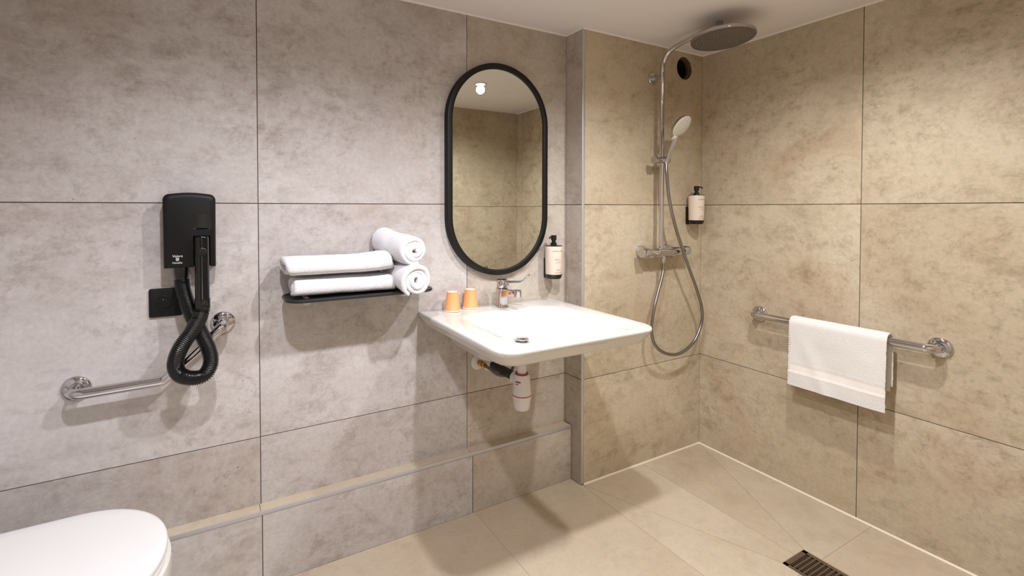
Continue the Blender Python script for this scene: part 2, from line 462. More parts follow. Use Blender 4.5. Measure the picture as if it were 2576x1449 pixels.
# ================================================================== ceiling lamps
LN = ['round recessed ceiling spot reflected in the mirror', 'round recessed ceiling spot in front of the towel shelf',
      'round recessed ceiling spot in front of the hair dryer', 'added fill lamp shaped like a ceiling spot, in the entry']
for (x, y, pw, colr, sang), lab in zip(LAMPS, LN):
    t = thing('recessed_downlight', (x, y, ZC), lab, 'ceiling light', 'recessed ceiling spots')
    ring = MB().lathe([(.045, 0.0), (.045, -.003), (.040, -.005), (.031, -.005), (.030, 0.0)], (x, y, ZC), n=40, caps=False)
    build('trim_ring', ring, 'white_plastic', t)
    build('lens', MB().lathe([(.030, -.0005), (.030, -.003), (.001, -.0035)], (x, y, ZC), n=32), 'lamp_lens', t)
    ld = bpy.data.lights.new('downlight_beam', 'SPOT')
    ld.energy = pw; ld.color = colr; ld.spot_size = math.radians(sang); ld.spot_blend = SPOT_BLEND; ld.shadow_soft_size = SPOT_SIZE
    lo = bpy.data.objects.new('downlight_beam', ld); COL.objects.link(lo)
    lo.parent = t; lo.location = (0, 0, -.038)

# ================================================================== wash basin
ZR = 0.857
SX0, SX1, SY0, SY1 = 0.578, 1.222, 0.0, -0.640
def polar_rr(cx, cy, x0, x1, y0, y1, rb, rf, a):
    """point on a rounded rectangle in direction a from (cx, cy); rb / rf corner radius back / front"""
    mx, my, hx, hy = (x0 + x1) / 2, (y0 + y1) / 2, (x1 - x0) / 2, abs(y1 - y0) / 2
    def sd(px, py):
        r = rb if py > my else rf
        qx, qy = abs(px - mx) - hx + r, abs(py - my) - hy + r
        return min(max(qx, qy), 0) + math.hypot(max(qx, 0), max(qy, 0)) - r
    lo, hi = 0.0, 2.0
    for _ in range(40):
        md = (lo + hi) / 2
        if sd(cx + md * math.cos(a), cy + md * math.sin(a)) < 0: lo = md
        else: hi = md
    return cx + lo * math.cos(a), cy + lo * math.sin(a)
DRX, DRY, DRZ = 0.912, -0.245, 0.752
NS = 120
ANG = [2 * PI * k / NS for k in range(NS)]
def outl(ins, rb=.007, rf=.062, back=None):
    b_ = SY0 - (ins if back is None else back)
    return [polar_rr(DRX, DRY, SX0 + ins, SX1 - ins, b_, SY1 + ins, max(rb - ins * .3, .004), max(rf - ins * .3, .012), a) for a in ANG]
basin_edge = [polar_rr(DRX, DRY, .676, 1.148, -.158, -.606, .085, .075, a) for a in ANG]
circ = [(DRX + .021 * math.cos(a), DRY + .021 * math.sin(a)) for a in ANG]
rings = []
def ring(pts, z): rings.append([Vector((p[0], p[1], z)) for p in pts])
ring([(DRX + .003 * math.cos(a), DRY + .003 * math.sin(a)) for a in ANG], DRZ - .004)
ring(circ, DRZ - .002)
for i in range(1, 21):
    t = i / 20
    u = t
    g = (t * t * (3 - 2 * t)) * .72 + .28 * t ** 3
    pts = [(c[0] + (e[0] - c[0]) * u, c[1] + (e[1] - c[1]) * u) for c, e in zip(circ, basin_edge)]
    ring(pts, DRZ + (ZR - .0035 - DRZ) * g)
o1 = outl(.010, back=.002)
for t in (.25, .6, 1.0):
    ring([(e[0] + (o[0] - e[0]) * t, e[1] + (o[1] - e[1]) * t) for e, o in zip(basin_edge, o1)], ZR - .0035 * (1 - min(1, t * 1.7)))
ring(outl(.004, back=.0005), ZR - .0012); ring(outl(.0008, back=0.0), ZR - .005); ring(outl(.0, back=0.0), ZR - .011)
ring(outl(.008, back=0.0), ZR - .026); ring(outl(.020, back=0.0), ZR - .045); ring(outl(.026, back=0.0), ZR - .053); ring(outl(.036, back=.0), ZR - .058)
low = [polar_rr(DRX, DRY, .70, 1.12, 0.0, -.50, .03, .12, a) for a in ANG]
ring(low, ZR - .075)
low2 = [polar_rr(DRX, DRY, .712, 1.108, 0.0, -.36, .03, .10, a) for a in ANG]
ring(low2, .722); ring([polar_rr(DRX, DRY, .726, 1.094, 0.0, -.33, .03, .09, a) for a in ANG], .712)
ring([(DRX + .03 * math.cos(a), DRY + .03 * math.sin(a)) for a in ANG], .706)
t = thing('wash_basin', (.90, 0, .706), 'wide white ceramic wash basin fixed to the tiled wall', 'basin')
build('basin', MB().loft(rings), 'porcelain', t, smooth=70)
pl = MB().lathe([(.018, -.004), (.018, .006), (.026, .006), (.0275, .0085), (.0275, .0125), (.022, .0155), (.002, .016)], (DRX, DRY, DRZ), n=36)
build('drain_plug', pl, 'chrome', t)
build('drain_ring', MB().lathe([(.021, 0), (.031, .0), (.031, .0025), (.024, .0035), (.021, .002)], (DRX, DRY, DRZ - .001), n=36, caps=False), 'chrome', t)

# ---------------------------------------------------------------- bottle trap under the basin
TX, TY = DRX, DRY
t = thing('bottle_trap', (TX, TY, .487), 'white plastic bottle trap with red seals hanging under the basin', 'drain trap')
build('tailpiece', MB().lathe([(.024, .706), (.024, .690), (.0175, .688), (.0175, .605)], (TX, TY, 0), n=32), 'white_plastic', t)
build('seal_ring', MB().lathe([(.018, .6235), (.0255, .6235), (.0255, .628), (.018, .629)], (TX, TY, 0), n=32, caps=False), 'red_rubber', t)
build('trap_body', MB().lathe([(.018, .624), (.027, .624), (.0305, .616), (.0315, .604), (.0335, .58), (.0365, .556), (.0365, .546)], (TX, TY, 0), n=40), 'white_plastic', t)
build('seal_ring', MB().lathe([(.036, .546), (.0372, .546), (.0372, .5428), (.036, .5428)], (TX, TY, 0), n=40, caps=False), 'red_rubber', t)
build('trap_cup', MB().lathe([(.0365, .5428), (.0365, .530), (.0345, .527), (.0345, .524), (.030, .492), (.026, .487), (.002, .487)], (TX, TY, 0), n=40), 'white_plastic', t)
od = Vector((.0, 1, 0))
ou = MB().lathe([(.018, .0), (.024, .018), (.024, .03), (.0265, .032), (.0265, .046), (.021, .048)], (TX, TY, .597), axis=od, n=32)
build('outlet_nut', ou, 'white_plastic', t)
# red print on the trap shoulder: a bar and a shorter dashed bar, wrapped on the body
def wrap_strip(cx, cy, r, a0, a1, z0, z1, n=10, zf=None):
    mb = MB(); vs = []
    for k in range(n + 1):
        a = a0 + (a1 - a0) * k / n
        for z in (z0, z1):
            rr = r(z) if callable(r) else r
            vs.append((cx + rr * math.cos(a), cy + rr * math.sin(a), z))
    fs = [(2 * k, 2 * k + 2, 2 * k + 3, 2 * k + 1) for k in range(n)]
    return mb.add(vs, fs)
rt = lambda z: .0319 + (.604 - z) * .083
acam = math.atan2(CAM_POS.y - TY, CAM_POS.x - TX)
build('print_mark', wrap_strip(TX, TY, rt, acam - .85, acam - .15, .5975, .6035), 'red_rubber', t)
build('print_mark', wrap_strip(TX, TY, rt, acam - .80, acam - .42, .590, .5935), 'red_rubber', t)
wpth = [(TX, TY + .045, .597), (TX, -.03, .597)]
build('waste_pipe', MB().tube(wpth, .0185, 24), 'pipe_dark', t)
build('wall_rose', MB().lathe([(.019, .03), (.022, .028), (.034, .006), (.036, 0.0)], (TX, 0, .597), axis=(0, -1, 0), n=36), 'white_plastic', t)

# water feed at the wall
t = thing('water_feed', (.855, 0, .609), 'white wall plate with brass fitting and grey hoses below the basin', 'plumbing')
build('wall_plate', MB().lathe([(.034, 0), (.034, .004), (.029, .009), (.016, .011)], (.852, 0, .613), axis=(0, -1, 0), n=36), 'white_plastic', t)
build('fitting', MB().lathe([(.010, .0), (.010, .016), (.013, .018), (.013, .028), (.010, .03), (.010, .036), (.0125, .038), (.0125, .05), (.008, .052)], (.852, -.008, .613), axis=(0, -1, 0), n=8), 'brass', t, smooth=20)
hp = catmull([(.852, -.06, .613), (.86, -.085, .606), (.885, -.115, .585), (.925, -.13, .585), (.95, -.13, .62), (.955, -.12, .67), (.95, -.11, .72)], 8)
build('supply_hose', MB().tube(hp, .0062, 12), 'braid_grey', t)
hp = catmull([(1.0, -.02, .60), (.985, -.05, .62), (.96, -.07, .67), (.945, -.08, .73)], 8)
build('supply_hose', MB().tube(hp, .0062, 12), 'pipe_dark', t)

# ---------------------------------------------------------------- mixer tap
FX, FY, FZ = .922, -.082, ZR - .001
t = thing('mixer_tap', (FX, FY, FZ), 'chrome mixer tap with long lever behind the basin bowl', 'tap')
ang = math.radians(-84)          # spout direction in plan
dx, dy = math.cos(ang), math.sin(ang)
body = MB().loft([[Vector((FX + p[0], FY + p[1], FZ + z)) for p in rrect(0, 0, h, h, r, 6)] for h, r, z in
                  ((.0235, .012, 0), (.0225, .011, .004), (.0218, .011, .03), (.0218, .011, .079))])
build('body', body, 'chrome', t)
build('seam', MB().lathe([(.0212, .079), (.0212, .0815)], (FX, FY, FZ), n=32), 'black_satin', t)
cap = MB().lathe([(.0220, .0815), (.0227, .084), (.0227, .111), (.0207, .1155), (.002, .1165)], (FX, FY, FZ), n=40)
build('cartridge_cap', cap, 'chrome', t)
SL = .100
def sp(s_, hw, z0, z1):
    c = Vector((FX + dx * s_, FY + dy * s_, 0)); n_ = Vector((-dy, dx, 0))
    return [c + n_ * hw + Vector((0, 0, FZ + z0)), c - n_ * hw + Vector((0, 0, FZ + z0)), c - n_ * hw + Vector((0, 0, FZ + z1)), c + n_ * hw + Vector((0, 0, FZ + z1))]
build('spout', MB().loft([sp(.0, .018, .030, .077), sp(.02, .018, .042, .0775), sp(.05, .0165, .052, .079), sp(SL, .0150, .060, .081)]), 'chrome', t, bevel=.003)
ex, ey = FX + dx * (SL + .002), FY + dy * (SL + .002)
build('aerator', MB().lathe([(.0125, .055), (.0155, .057), (.0155, .083), (.0135, .085), (.002, .0855)], (ex, ey, FZ), n=32), 'chrome', t)
# lever: hinge lug, flat blade and upturned tip
la = math.radians(-64); lx, ly = math.cos(la), math.sin(la)
def lev(s_, z, hw, th):
    c = Vector((FX + lx * s_, FY + ly * s_, FZ + z)); n_ = Vector((-ly, lx, 0))
    return [c + n_ * hw + Vector((0, 0, -th)), c - n_ * hw + Vector((0, 0, -th)), c - n_ * hw + Vector((0, 0, th)), c + n_ * hw + Vector((0, 0, th))]
build('lever', MB().loft([lev(.012, .104, .011, .007), lev(.04, .107, .0095, .0055), lev(.090, .1125, .0085, .0044), lev(.103, .118, .0088, .0044), lev(.116, .131, .0092, .0044), lev(.127, .143, .0085, .0044), lev(.130, .1445, .006, .003)]), 'chrome', t, bevel=.0022)
build('lever_lug', MB().lathe([(.009, .0), (.0105, .002), (.0105, .012), (.008, .014)], (FX + .25 * .018, FY - .97 * .018, FZ + .097), axis=(.25, -.97, 0), n=20), 'chrome_soft', t)

# ---------------------------------------------------------------- orange cups
def cup(x, y, label):
    t = thing('paper_cup', (x, y, ZR), label, 'cup', 'orange cups on the basin')
    z = ZR + .0002
    build('cup_wall', MB().lathe([(.0320, .0035), (.0310, .0045), (.0226, .0775), (.0218, .0775), (.0215, .0735)], (x, y, z), n=48, caps=False), 'cup_orange', t)
    build('cup_base', MB().lathe([(.0218, .0765), (.0210, .0768), (.0208, .0738), (.001, .0736)], (x, y, z), n=40), 'cap_white', t)
    pr_ = [(.0318 + .0018 * math.cos(q), .002 + .0018 * math.sin(q)) for q in [2 * PI * k / 8 for k in range(9)]]
    build('rolled_rim', MB().lathe(pr_, (x, y, z), n=48, caps=False), 'cap_white', t)
cup(.704, -.058, 'orange paper cup upside down at the basin corner, farther from tap')
cup(.795, -.040, 'orange paper cup upside down on the basin, nearer the tap')

# ================================================================== oval mirror
MXC, MZC, MW, MH, MD = .9475, 1.4335, .2515, .4525, .030
def capsule(hw, hh, n=40):
    pts = []
    for k in range(n + 1):
        a = PI * k / n; pts.append((hw * math.cos(a), hh - hw + hw * math.sin(a)))
    for k in range(n + 1):
        a = PI + PI * k / n; pts.append((hw * math.cos(a), -(hh - hw) + hw * math.sin(a)))
    return pts
t = thing('wall_mirror', (MXC, 0, MZC - MH), 'tall pill shaped mirror in a black frame above the basin', 'mirror')
def cring(ins, y): return [Vector((MXC + p[0], y, MZC + p[1])) for p in capsule(MW - ins, MH - ins)]
build('frame', MB().loft([cring(0, -.0005), cring(0, -MD + .0015), cring(.0015, -MD), cring(.0225, -MD), cring(.024, -MD + .0015), cring(.024, -.012)], False, False), 'mirror_frame', t, smooth=50)
build('mirror_pane', MB().loft([cring(.022, -.013), cring(.022, -.0235)]), 'mirror_glass', t, smooth=30)

# ================================================================== soap dispensers
def text_mesh(s, size, shear=0.0, space=1.0):
    cu = bpy.data.curves.new('txt', 'FONT'); cu.body = s; cu.size = size; cu.align_x = 'CENTER'; cu.shear = shear; cu.space_character = space
    cu.resolution_u = 2
    ob = bpy.data.objects.new('txt', cu); COL.objects.link(ob)
    bpy.context.view_layer.update()
    me = bpy.data.meshes.new_from_object(ob.evaluated_get(bpy.context.evaluated_depsgraph_get()))
    vs = [v.co.copy() for v in me.vertices]; fs = [tuple(p.vertices) for p in me.polygons]
    bpy.data.objects.remove(ob); bpy.data.curves.remove(cu); bpy.data.meshes.remove(me)
    return vs, fs
def wrap_text(s, size, cx, cy, r, a_mid, z, space=1.0):
    vs, fs = text_mesh(s, size, space=space)
    mb = MB()
    out = []
    for v in vs:
        a = a_mid + v.x / r
        out.append((cx + r * math.cos(a), cy + r * math.sin(a), z + v.y))
    return mb.add(out, fs)
def dispenser(x, yw, z0, title, a_lab, a_noz, noz_len, label):
    y = yw - .050
    t = thing('soap_dispenser', (x, yw, z0), label, 'soap dispenser', 'wall soap dispensers')
    build('wall_bracket', MB().prism(rrect(x, z0 + .044, .0185, .046, .004, 4), lambda p: (p[0], yw, p[1]), lambda p: (p[0], yw - .012, p[1])), 'black_satin', t)
    build('cup_base', MB().lathe([(.030, .0), (.0345, .004), (.0378, .016), (.0378, .020), (.036, .020)], (x, y, z0), n=40), 'black_satin', t)
    build('bracket_arm', MB().box((x - .016, yw - .03, z0 + .002), (x + .016, yw - .008, z0 + .012)), 'black_satin', t)
    rr = lambda z: .0365 + (z - (z0 + .015)) / .131 * .0028
    build('bottle', MB().lathe([(.0362, .0145), (.0365, .016), (.0393, .144), (.0388, .1465), (.030, .147)], (x, y, z0), n=56), 'bottle_cream', t)
    build('lid', MB().lathe([(.0385, .1465), (.0390, .1475), (.0385, .1495), (.002, .150)], (x, y, z0), n=48), 'black_satin', t)
    pu = build('pump', MB().lathe([(.0135, .1495), (.0135, .161), (.009, .1615), (.009, .173), (.0125, .1735), (.0125, .194), (.011, .1955), (.001, .1957)], (x, y, z0), n=32), 'black_satin', t)
    q = Vector((math.cos(a_noz), math.sin(a_noz), 0)); c = Vector((x, y, z0))
    nz = catmull([c + q * .010 + Vector((0, 0, .190)), c + q * (.010 + .5 * noz_len) + Vector((0, 0, .190)), c + q * (.010 + .85 * noz_len) + Vector((0, 0, .187)), c + q * (.010 + noz_len) + Vector((0, 0, .182))], 5)
    build('nozzle', MB().tube(nz, .0034, 12), 'black_satin', pu)
    r1 = rr(z0 + .124) + .0003
    build('lettering', wrap_text(title, .0092, x, y, r1, a_lab, z0 + .1225, 1.05), 'label_ink', t, recalc=False)
    build('lettering', wrap_text('NEROLI &', .0062, x, y, rr(z0 + .085) + .0004, a_lab - .12, z0 + .0855, 1.15), 'label_ink_dark', t, recalc=False)
    for zz, hw in ((.0775, .30), (.0725, .38), (.0455, .12), (.0395, .34)):
        th = .0007 if zz != .0395 else .0016
        build('fine_print', wrap_strip(x, y, rr(z0 + zz) + .0004, a_lab - hw, a_lab + hw, z0 + zz, z0 + zz + th), 'label_ink', t, recalc=False)
    for k in range(4):      # row of small round symbols
        a = a_lab - .36 + .24 * k; mb = MB(); vs = []; fs = []
        r_ = rr(z0 + .029) + .0004
        for j in range(17):
            an = 2 * PI * j / 16
            for q_ in (.0024, .0033):
                aa = a + q_ * math.cos(an) / r_
                vs.append((x + r_ * math.cos(aa), y + r_ * math.sin(aa), z0 + .029 + q_ * math.sin(an)))
        fs = [(2 * j, 2 * j + 2, 2 * j + 3, 2 * j + 1) for j in range(16)]
        build('round_symbol', mb.add(vs, fs), 'label_ink', t, recalc=False)
dispenser(1.218, 0.0, .951, 'HAND WASH', math.radians(-92), math.radians(205), .030, 'cream hand wash bottle with black pump beside the mirror')
dispenser(2.050, -D, 1.187, 'SHAMPOO', math.radians(-97), math.radians(-62), .018, 'cream shampoo bottle with black pump in the shower corner')

# ================================================================== shelf and towels
ZS = .973
SXA, SXB, SYF = .066, .586, -.172
t = thing('towel_shelf', (.34, 0, ZS - .012), 'black wall shelf with rounded corners carrying the white towels', 'shelf')
pl_ = rrect((SXA + SXB) / 2, SYF / 2, (SXB - SXA) / 2, -SYF / 2, .055, 10)
def shp(ins, z): return [Vector((p[0], p[1], z)) for p in rrect((SXA + SXB) / 2, SYF / 2, (SXB - SXA) / 2 - ins, -SYF / 2 - ins, .055 - ins, 10)]
build('shelf_plate', MB().loft([shp(.004, ZS - .011), shp(.0, ZS - .008), shp(0, ZS - .003), shp(.003, ZS), shp(.010, ZS), shp(.012, ZS - .0025)]), 'black_shelf', t)
for xx in (.135, .476):
    build('support_clip', MB().lathe([(.002, 0), (.0135, .001), (.0135, .05), (.002, .0505)], (xx, -.125, ZS - .013), axis=(0, 1, 0), n=28), 'white_plastic', t)
    build('support_arm', MB().box((xx - .006, -.07, ZS - .022), (xx + .006, 0.0, ZS - .011)), 'white_plastic', t)

def spiral_towel(turns, rx, rz, th, L0, L1, frame, seed, r_in=.2, nseg=26, cut=0.0, flat=2.0, wob=.0025, a_end=0.0, endbulge=.0, sag=0.0):
    """rolled or folded towel: a thick ribbon wound on a (squashed) spiral, extruded from L0 to L1. frame(a, b, l) -> 3-D"""
    per = 44; n = int(turns * per)
    def ctr(k):
        f = k / n; a = a_end - (1 - f) * turns * 2 * PI
        s_ = r_in + (1 - r_in) * f
        c, sn = math.cos(a), math.sin(a)
        e = 2.0 / flat
        return (math.copysign(abs(c) ** e, c) * (rx - th / 2) * s_, math.copysign(abs(sn) ** e, sn) * (rz - th / 2) * s_)
    C = [Vector(ctr(k)) for k in range(n + 1)]
    rings = []
    ls = [0, .012, .03] + [q / nseg for q in range(2, nseg - 1)] + [.97, .988, 1]
    for li in ls:
        edge = min(li, 1 - li) / .03
        tk = th * (.22 + .72 * math.sqrt(max(0.0, 1 - (1 - min(1, edge)) ** 2)))
        l = L0 + (L1 - L0) * li
        outer, inner = [], []
        for k in range(n + 1):
            a_, b_ = C[max(k - 1, 0)], C[min(k + 1, n)]
            tn = (b_ - a_); tn = tn.normalized() if tn.length > 1e-9 else Vector((1, 0))
            nm = Vector((tn.y, -tn.x))
            f = k / n
            q = noise.noise(Vector((C[k].x * 14 + seed, C[k].y * 14, l * 9))) * wob + noise.noise(Vector((C[k].x * 40 + seed, C[k].y * 40, l * 30))) * wob * .3
            ext = noise.noise(Vector((f * turns * 1.7 + seed * 3, li * .0 + (5 if li > .5 else 1), 0))) * endbulge
            le = l + (ext if (li < .05 or li > .95) else 0) 
            tkk = tk * (1 if 2 < k < n - 2 else .75)
            p1, p2 = C[k] + nm * (tkk / 2 + q), C[k] - nm * (tkk / 2 - q * .8)
            outer.append(frame(p1.x, p1.y, le)); inner.append(frame(p2.x, p2.y, le))
        rings.append(outer + inner[::-1])
    n2 = len(rings[0]); mb = MB(); mb.loft(rings, False, False)
    h = n + 1
    for base in (0, (len(rings) - 1) * n2):
        fs = [(base + k, base + k + 1, base + n2 - 2 - k, base + n2 - 1 - k) for k in range(h - 1)]
        mb.f += fs
    return mb

def towel(name, label, mb):
    return tag(build(name, mb, 'towel', None, smooth=60), label, 'towel', 'white towels on the shelf')
# two flat folded towels lying along the shelf
def fr1(a, b_, l):
    return Vector((l, -.090 + a + .005 * math.sin(7 * l), ZS + .0335 + b_ + .0015 * math.sin(9 * l + 1)))
towel('folded_towel', 'lower of two folded white towels lying on the black shelf',
      spiral_towel(1.9, .074, .0330, .0220, .090, .432, fr1, 2.0, r_in=.34, flat=3.0, a_end=-PI / 2 - .5, endbulge=.022))
def fr2(a, b_, l):
    lift = .012 * max(0, (l - .28) / .12) ** 2
    return Vector((l - .004, -.088 + a + .004 * math.sin(8 * l + 2), ZS + .1010 + b_ * (1 + lift * 12) + lift * .8 + .002 * math.sin(11 * l)))
towel('folded_towel', 'upper of two folded white towels stacked on the black shelf',
      spiral_towel(1.9, .077, .0350, .0230, .072, .424, fr2, 5.0, r_in=.34, flat=3.0, a_end=-PI / 2 - .8, endbulge=.026))
# two rolled towels beside them, their coiled ends facing the room
def axis_pt(p, q, l, l0, l1):
    f = (l - l0) / (l1 - l0); return Vector(p).lerp(Vector(q), f)
def fr3(a, b_, l):
    c = axis_pt((.486, -.228, ZS + .045), (.478, -.014, ZS + .0615), l, -.228, -.014)
    droop = -.016 * max(0.0, -b_ / .06) * max(0.0, (-.15 - l) / .08)
    return Vector((c.x + a, l, c.z + b_ + droop))
towel('rolled_towel', 'lower rolled white towel at the right end of the shelf',
      spiral_towel(2.9, .0620, .0575, .0185, -.228, -.014, fr3, 9.0, r_in=.14, a_end=-2.2, endbulge=.016, wob=.006))
def fr4(a, b_, l):
    c = axis_pt((.485, -.215, ZS + .146), (.436, -.012, ZS + .1745), l, -.215, -.012)
    return Vector((c.x + a, l, c.z + b_))
towel('rolled_towel', 'upper rolled white towel resting on the lower roll',
      spiral_towel(2.9, .0580, .0555, .0180, -.215, -.012, fr4, 13.0, r_in=.14, a_end=-1.3, endbulge=.016, wob=.006))

# ================================================================== hair dryer
t = thing('hair_dryer', (-.1975, 0, 1.086), 'black wall mounted hair dryer with ribbed hose hanging in a loop', 'hair dryer')
HX0, HX1, HZ0, HZ1 = -.268, -.127, 1.086, 1.317
def housing_outline(ins, notch=True, top=HZ1):
    x0, x1, z0, z1 = HX0 + ins, HX1 - ins, HZ0 + ins * .3, top - ins
    p = []
    r = .019 - ins * .5
    p.append((x0 + .001, z0))
    if notch: p += [(-.189, z0), (-.189, 1.1835), (-.1425, 1.1835), (-.1425, z0)]
    else: p += [(-.1895, z0), (-.1890, z0), (-.143, z0), (-.142, z0)]
    p.append((x1 - .001, z0))
    for k in range(9):
        a = PI / 2 * k / 8; p.append((x1 - r + r * math.cos(a), z1 - .0045 - r + r * math.sin(a)))
    for k in range(1, 6):                      # slightly arched top
        s_ = k / 6; p.append(((x1 - r) + (x0 + r - x1 + r) * s_, z1 - .0045 + .0045 * math.sin(PI * s_)))
    for k in range(9):
        a = PI / 2 + PI / 2 * k / 8; p.append((x0 + r + r * math.cos(a), z1 - .0045 - r + r * math.sin(a)))
    return p
def hring(ins, y, notch=True): return [Vector((p[0], y, p[1])) for p in housing_outline(ins, notch)]
build('back_plate', MB().loft([hring(.002, 0.0, False), hring(.0, -.002, False), hring(0, -.030, False)]), 'black_matt', t)
build('housing', MB().loft([hring(0, -.030), hring(0, -.058), hring(.0022, -.066), hring(.007, -.0705), hring(.014, -.072)]), 'black_matt', t, smooth=50)
# glossy scoop above the handle
bt = MB(); rr_ = []
for k in range(13):
    f = k / 12; x = -.1905 + .0515 * f; y = -.0732 - .0012 * math.sin(PI * f)
    rr_.append([Vector((x, -.066, 1.2035)), Vector((x, y + .002, 1.2035)), Vector((x, y, 1.207)), Vector((x, y + .002, 1.250)), Vector((x, -.066, 1.2515))])
build('rocker_window', bt.loft(rr_), 'black_gloss', t, smooth=30)
hd = build('handle', MB().lathe([(.018, 1.182), (.0198, 1.178), (.0198, .992), (.0212, .990), (.0215, .962), (.0195, .957), (.0175, .957)], (-.1655, -.0865, 0), n=36), 'black_gloss', t)
build('thumb_disc', MB().lathe([(.0118, 0), (.0118, .0035), (.0105, .0042), (.001, .003)], (-.1635, -.1045, 1.136), axis=(0.1, -1, 0), n=28), 'black_satin', hd)
build('hose_socket', MB().lathe([(.0225, 1.088), (.0225, 1.075), (.0195, 1.050), (.018, 1.046)], (-.221, -.050, 0), n=32), 'black_gloss', t)
HP = [(-0.1658, -0.0868, 0.9600), (-0.1695, -0.088, 0.9480), (-0.1767, -0.105, 0.9278), (-0.196, -0.128, 0.8966), (-0.2193, -0.134, 0.8633), (-0.2327, -0.132, 0.8294), (-0.2353, -0.128, 0.7993), (-0.2218, -0.124, 0.7722), (-0.1906, -0.12, 0.7584), (-0.1615, -0.116, 0.7631), (-0.1454, -0.112, 0.7923), (-0.1482, -0.106, 0.8279), (-0.1628, -0.098, 0.8684), (-0.1837, -0.082, 0.9124), (-0.2015, -0.066, 0.9582), (-0.214, -0.056, 1.0018), (-0.2201, -0.051, 1.0350), (-0.221, -0.050, 1.0480)]
path = resample(catmull(HP, 12), .00115)
build('ribbed_hose', MB().tube(path, lambda i: .0195 + (.0028 if i % 4 in (0, 1) else .0), 22), 'black_satin', t, smooth=70)
def flat_text(s, size, x, y, z, shear=0.0):
    vs, fs = text_mesh(s, size, shear)
    return MB().add([(x + v.x, y, z + v.y) for v in vs], fs)
build('lettering', flat_text('Valera', .0108, -.2305, -.0724, 1.1195, .18), 'print_white', t, recalc=False)
build('lettering', flat_text('Hotello', .0085, -.2305, -.0724, 1.1000), 'print_white', t, recalc=False)
em = MB(); vs = []; fs = []
for j in range(20):     # shield outline
    a = 2 * PI * j / 20
    sx = .0042 * math.copysign(abs(math.cos(a)) ** .6, math.cos(a)); sz = .0044 * math.copysign(abs(math.sin(a)) ** .6, math.sin(a)) - (.0006 if math.sin(a) < -.8 else 0)
    vs += [(-.2305 + sx, -.0724, 1.1133 + sz), (-.2305 + sx * .74, -.0724, 1.1133 + sz * .74)]
fs = [(2 * j, 2 * ((j + 1) % 20), 2 * ((j + 1) % 20) + 1, 2 * j + 1) for j in range(20)]
em.add(vs, fs)
for (a, c) in ((.0009, .0024), (.0024, .0009)):
    em.add([(-.2305 - a, -.07242, 1.1133 - c), (-.2305 + a, -.07242, 1.1133 - c), (-.2305 + a, -.07242, 1.1133 + c), (-.2305 - a, -.07242, 1.1133 + c)], [(0, 1, 2, 3)])
build('cross_emblem', em, 'print_white', t, recalc=False)

# ================================================================== wall socket
t = thing('wall_socket', (-.268, 0, .934), 'black square power socket half hidden by the dryer hose', 'socket')
def sring(h, y, r=.006): return [Vector((p[0], y, p[1])) for p in rrect(-.2665, .974, h, h, r, 5)]
build('plate', MB().loft([sring(.0445, 0), sring(.0445, -.005), sring(.043, -.008), sring(.040, -.009)]), 'black_matt', t)
so = (-.2725, -.0085, .974)
build('socket_rim', MB().lathe([(.0225, 0), (.0225, .003), (.0205, .0035), (.0192, .0008), (.0188, -.001)], so, axis=(0, -1, 0), n=40, caps=False), 'black_satin', t)
build('socket_well', MB().lathe([(.019, .0004), (.001, .0004)], so, axis=(0, -1, 0), n=40), 'black_matt', t)
build('earth_pin', MB().lathe([(.0024, 0), (.0024, .009), (.0012, .0105)], (so[0], so[1], so[2] + .0105), axis=(0, -1, 0), n=14), 'chrome', t)
for sx in (-.0095, .0095):
    build('contact_hole', MB().lathe([(.0026, 0), (.0026, .0008), (.0004, .0008)], (so[0] + sx, so[1] - .0003, so[2] - .001), axis=(0, -1, 0), n=14), 'black_void', t)

# ================================================================== grab bars
def flange(t, c, nrm, along, rr=.0365):
    nrm = Vector(nrm); c = Vector(c)
    fo = build('wall_flange', MB().lathe([(rr, 0), (rr, .004), (rr - .003, .008), (rr - .009, .0105), (.019, .0125), (.018, .016), (.0155, .016)], c, axis=nrm, n=44), 'chrome', t)
    u = Vector(along).normalized(); v = nrm.cross(u)
    for k in range(3):
        a = math.radians(40) + 2 * PI * k / 3
        q = c + (u * math.cos(a) + v * math.sin(a)) * (rr - .011)
        build('screw', MB().lathe([(.0055, .009), (.0055, .0125), (.0045, .014), (.001, .0145)], q, axis=nrm, n=16), 'chrome_soft', fo)
t = thing('grab_bar', (-.30, 0, .742), 'chrome angled grab bar behind the looping dryer hose', 'grab bar', 'chrome grab bars')
A, C_ = Vector((-.489, 0, .742)), Vector((-.109, 0, .893))
bar = fillet([A + Vector((0, -.004, 0)), A + Vector((0, -.064, 0)), Vector((-.272, -.064, .747)), C_ + Vector((0, -.064, 0)), C_ + Vector((0, -.004, 0))], .030, 10)
build('bar', MB().tube(bar, .0150, 24), 'chrome', t)
flange(t, A, (0, -1, 0), (1, 0, 0)); flange(t, C_, (0, -1, 0), (1, 0, 0))
t = thing('grab_bar', (XR, -.76, .764), 'straight chrome grab bar on the right wall holding a towel', 'grab bar', 'chrome grab bars')
A, C_ = Vector((XR, -.435, .764)), Vector((XR, -1.083, .766))
BX = XR - .066
bar = fillet([A + Vector((-.004, 0, 0)), Vector((BX, A.y, .768)), Vector((BX, C_.y, .768)), C_ + Vector((-.004, 0, 0))], .032, 10)
build('bar', MB().tube(bar, .0160, 24), 'chrome', t)
flange(t, A, (-1, 0, 0), (0, 1, 0)); flange(t, C_, (-1, 0, 0), (0, 1, 0))

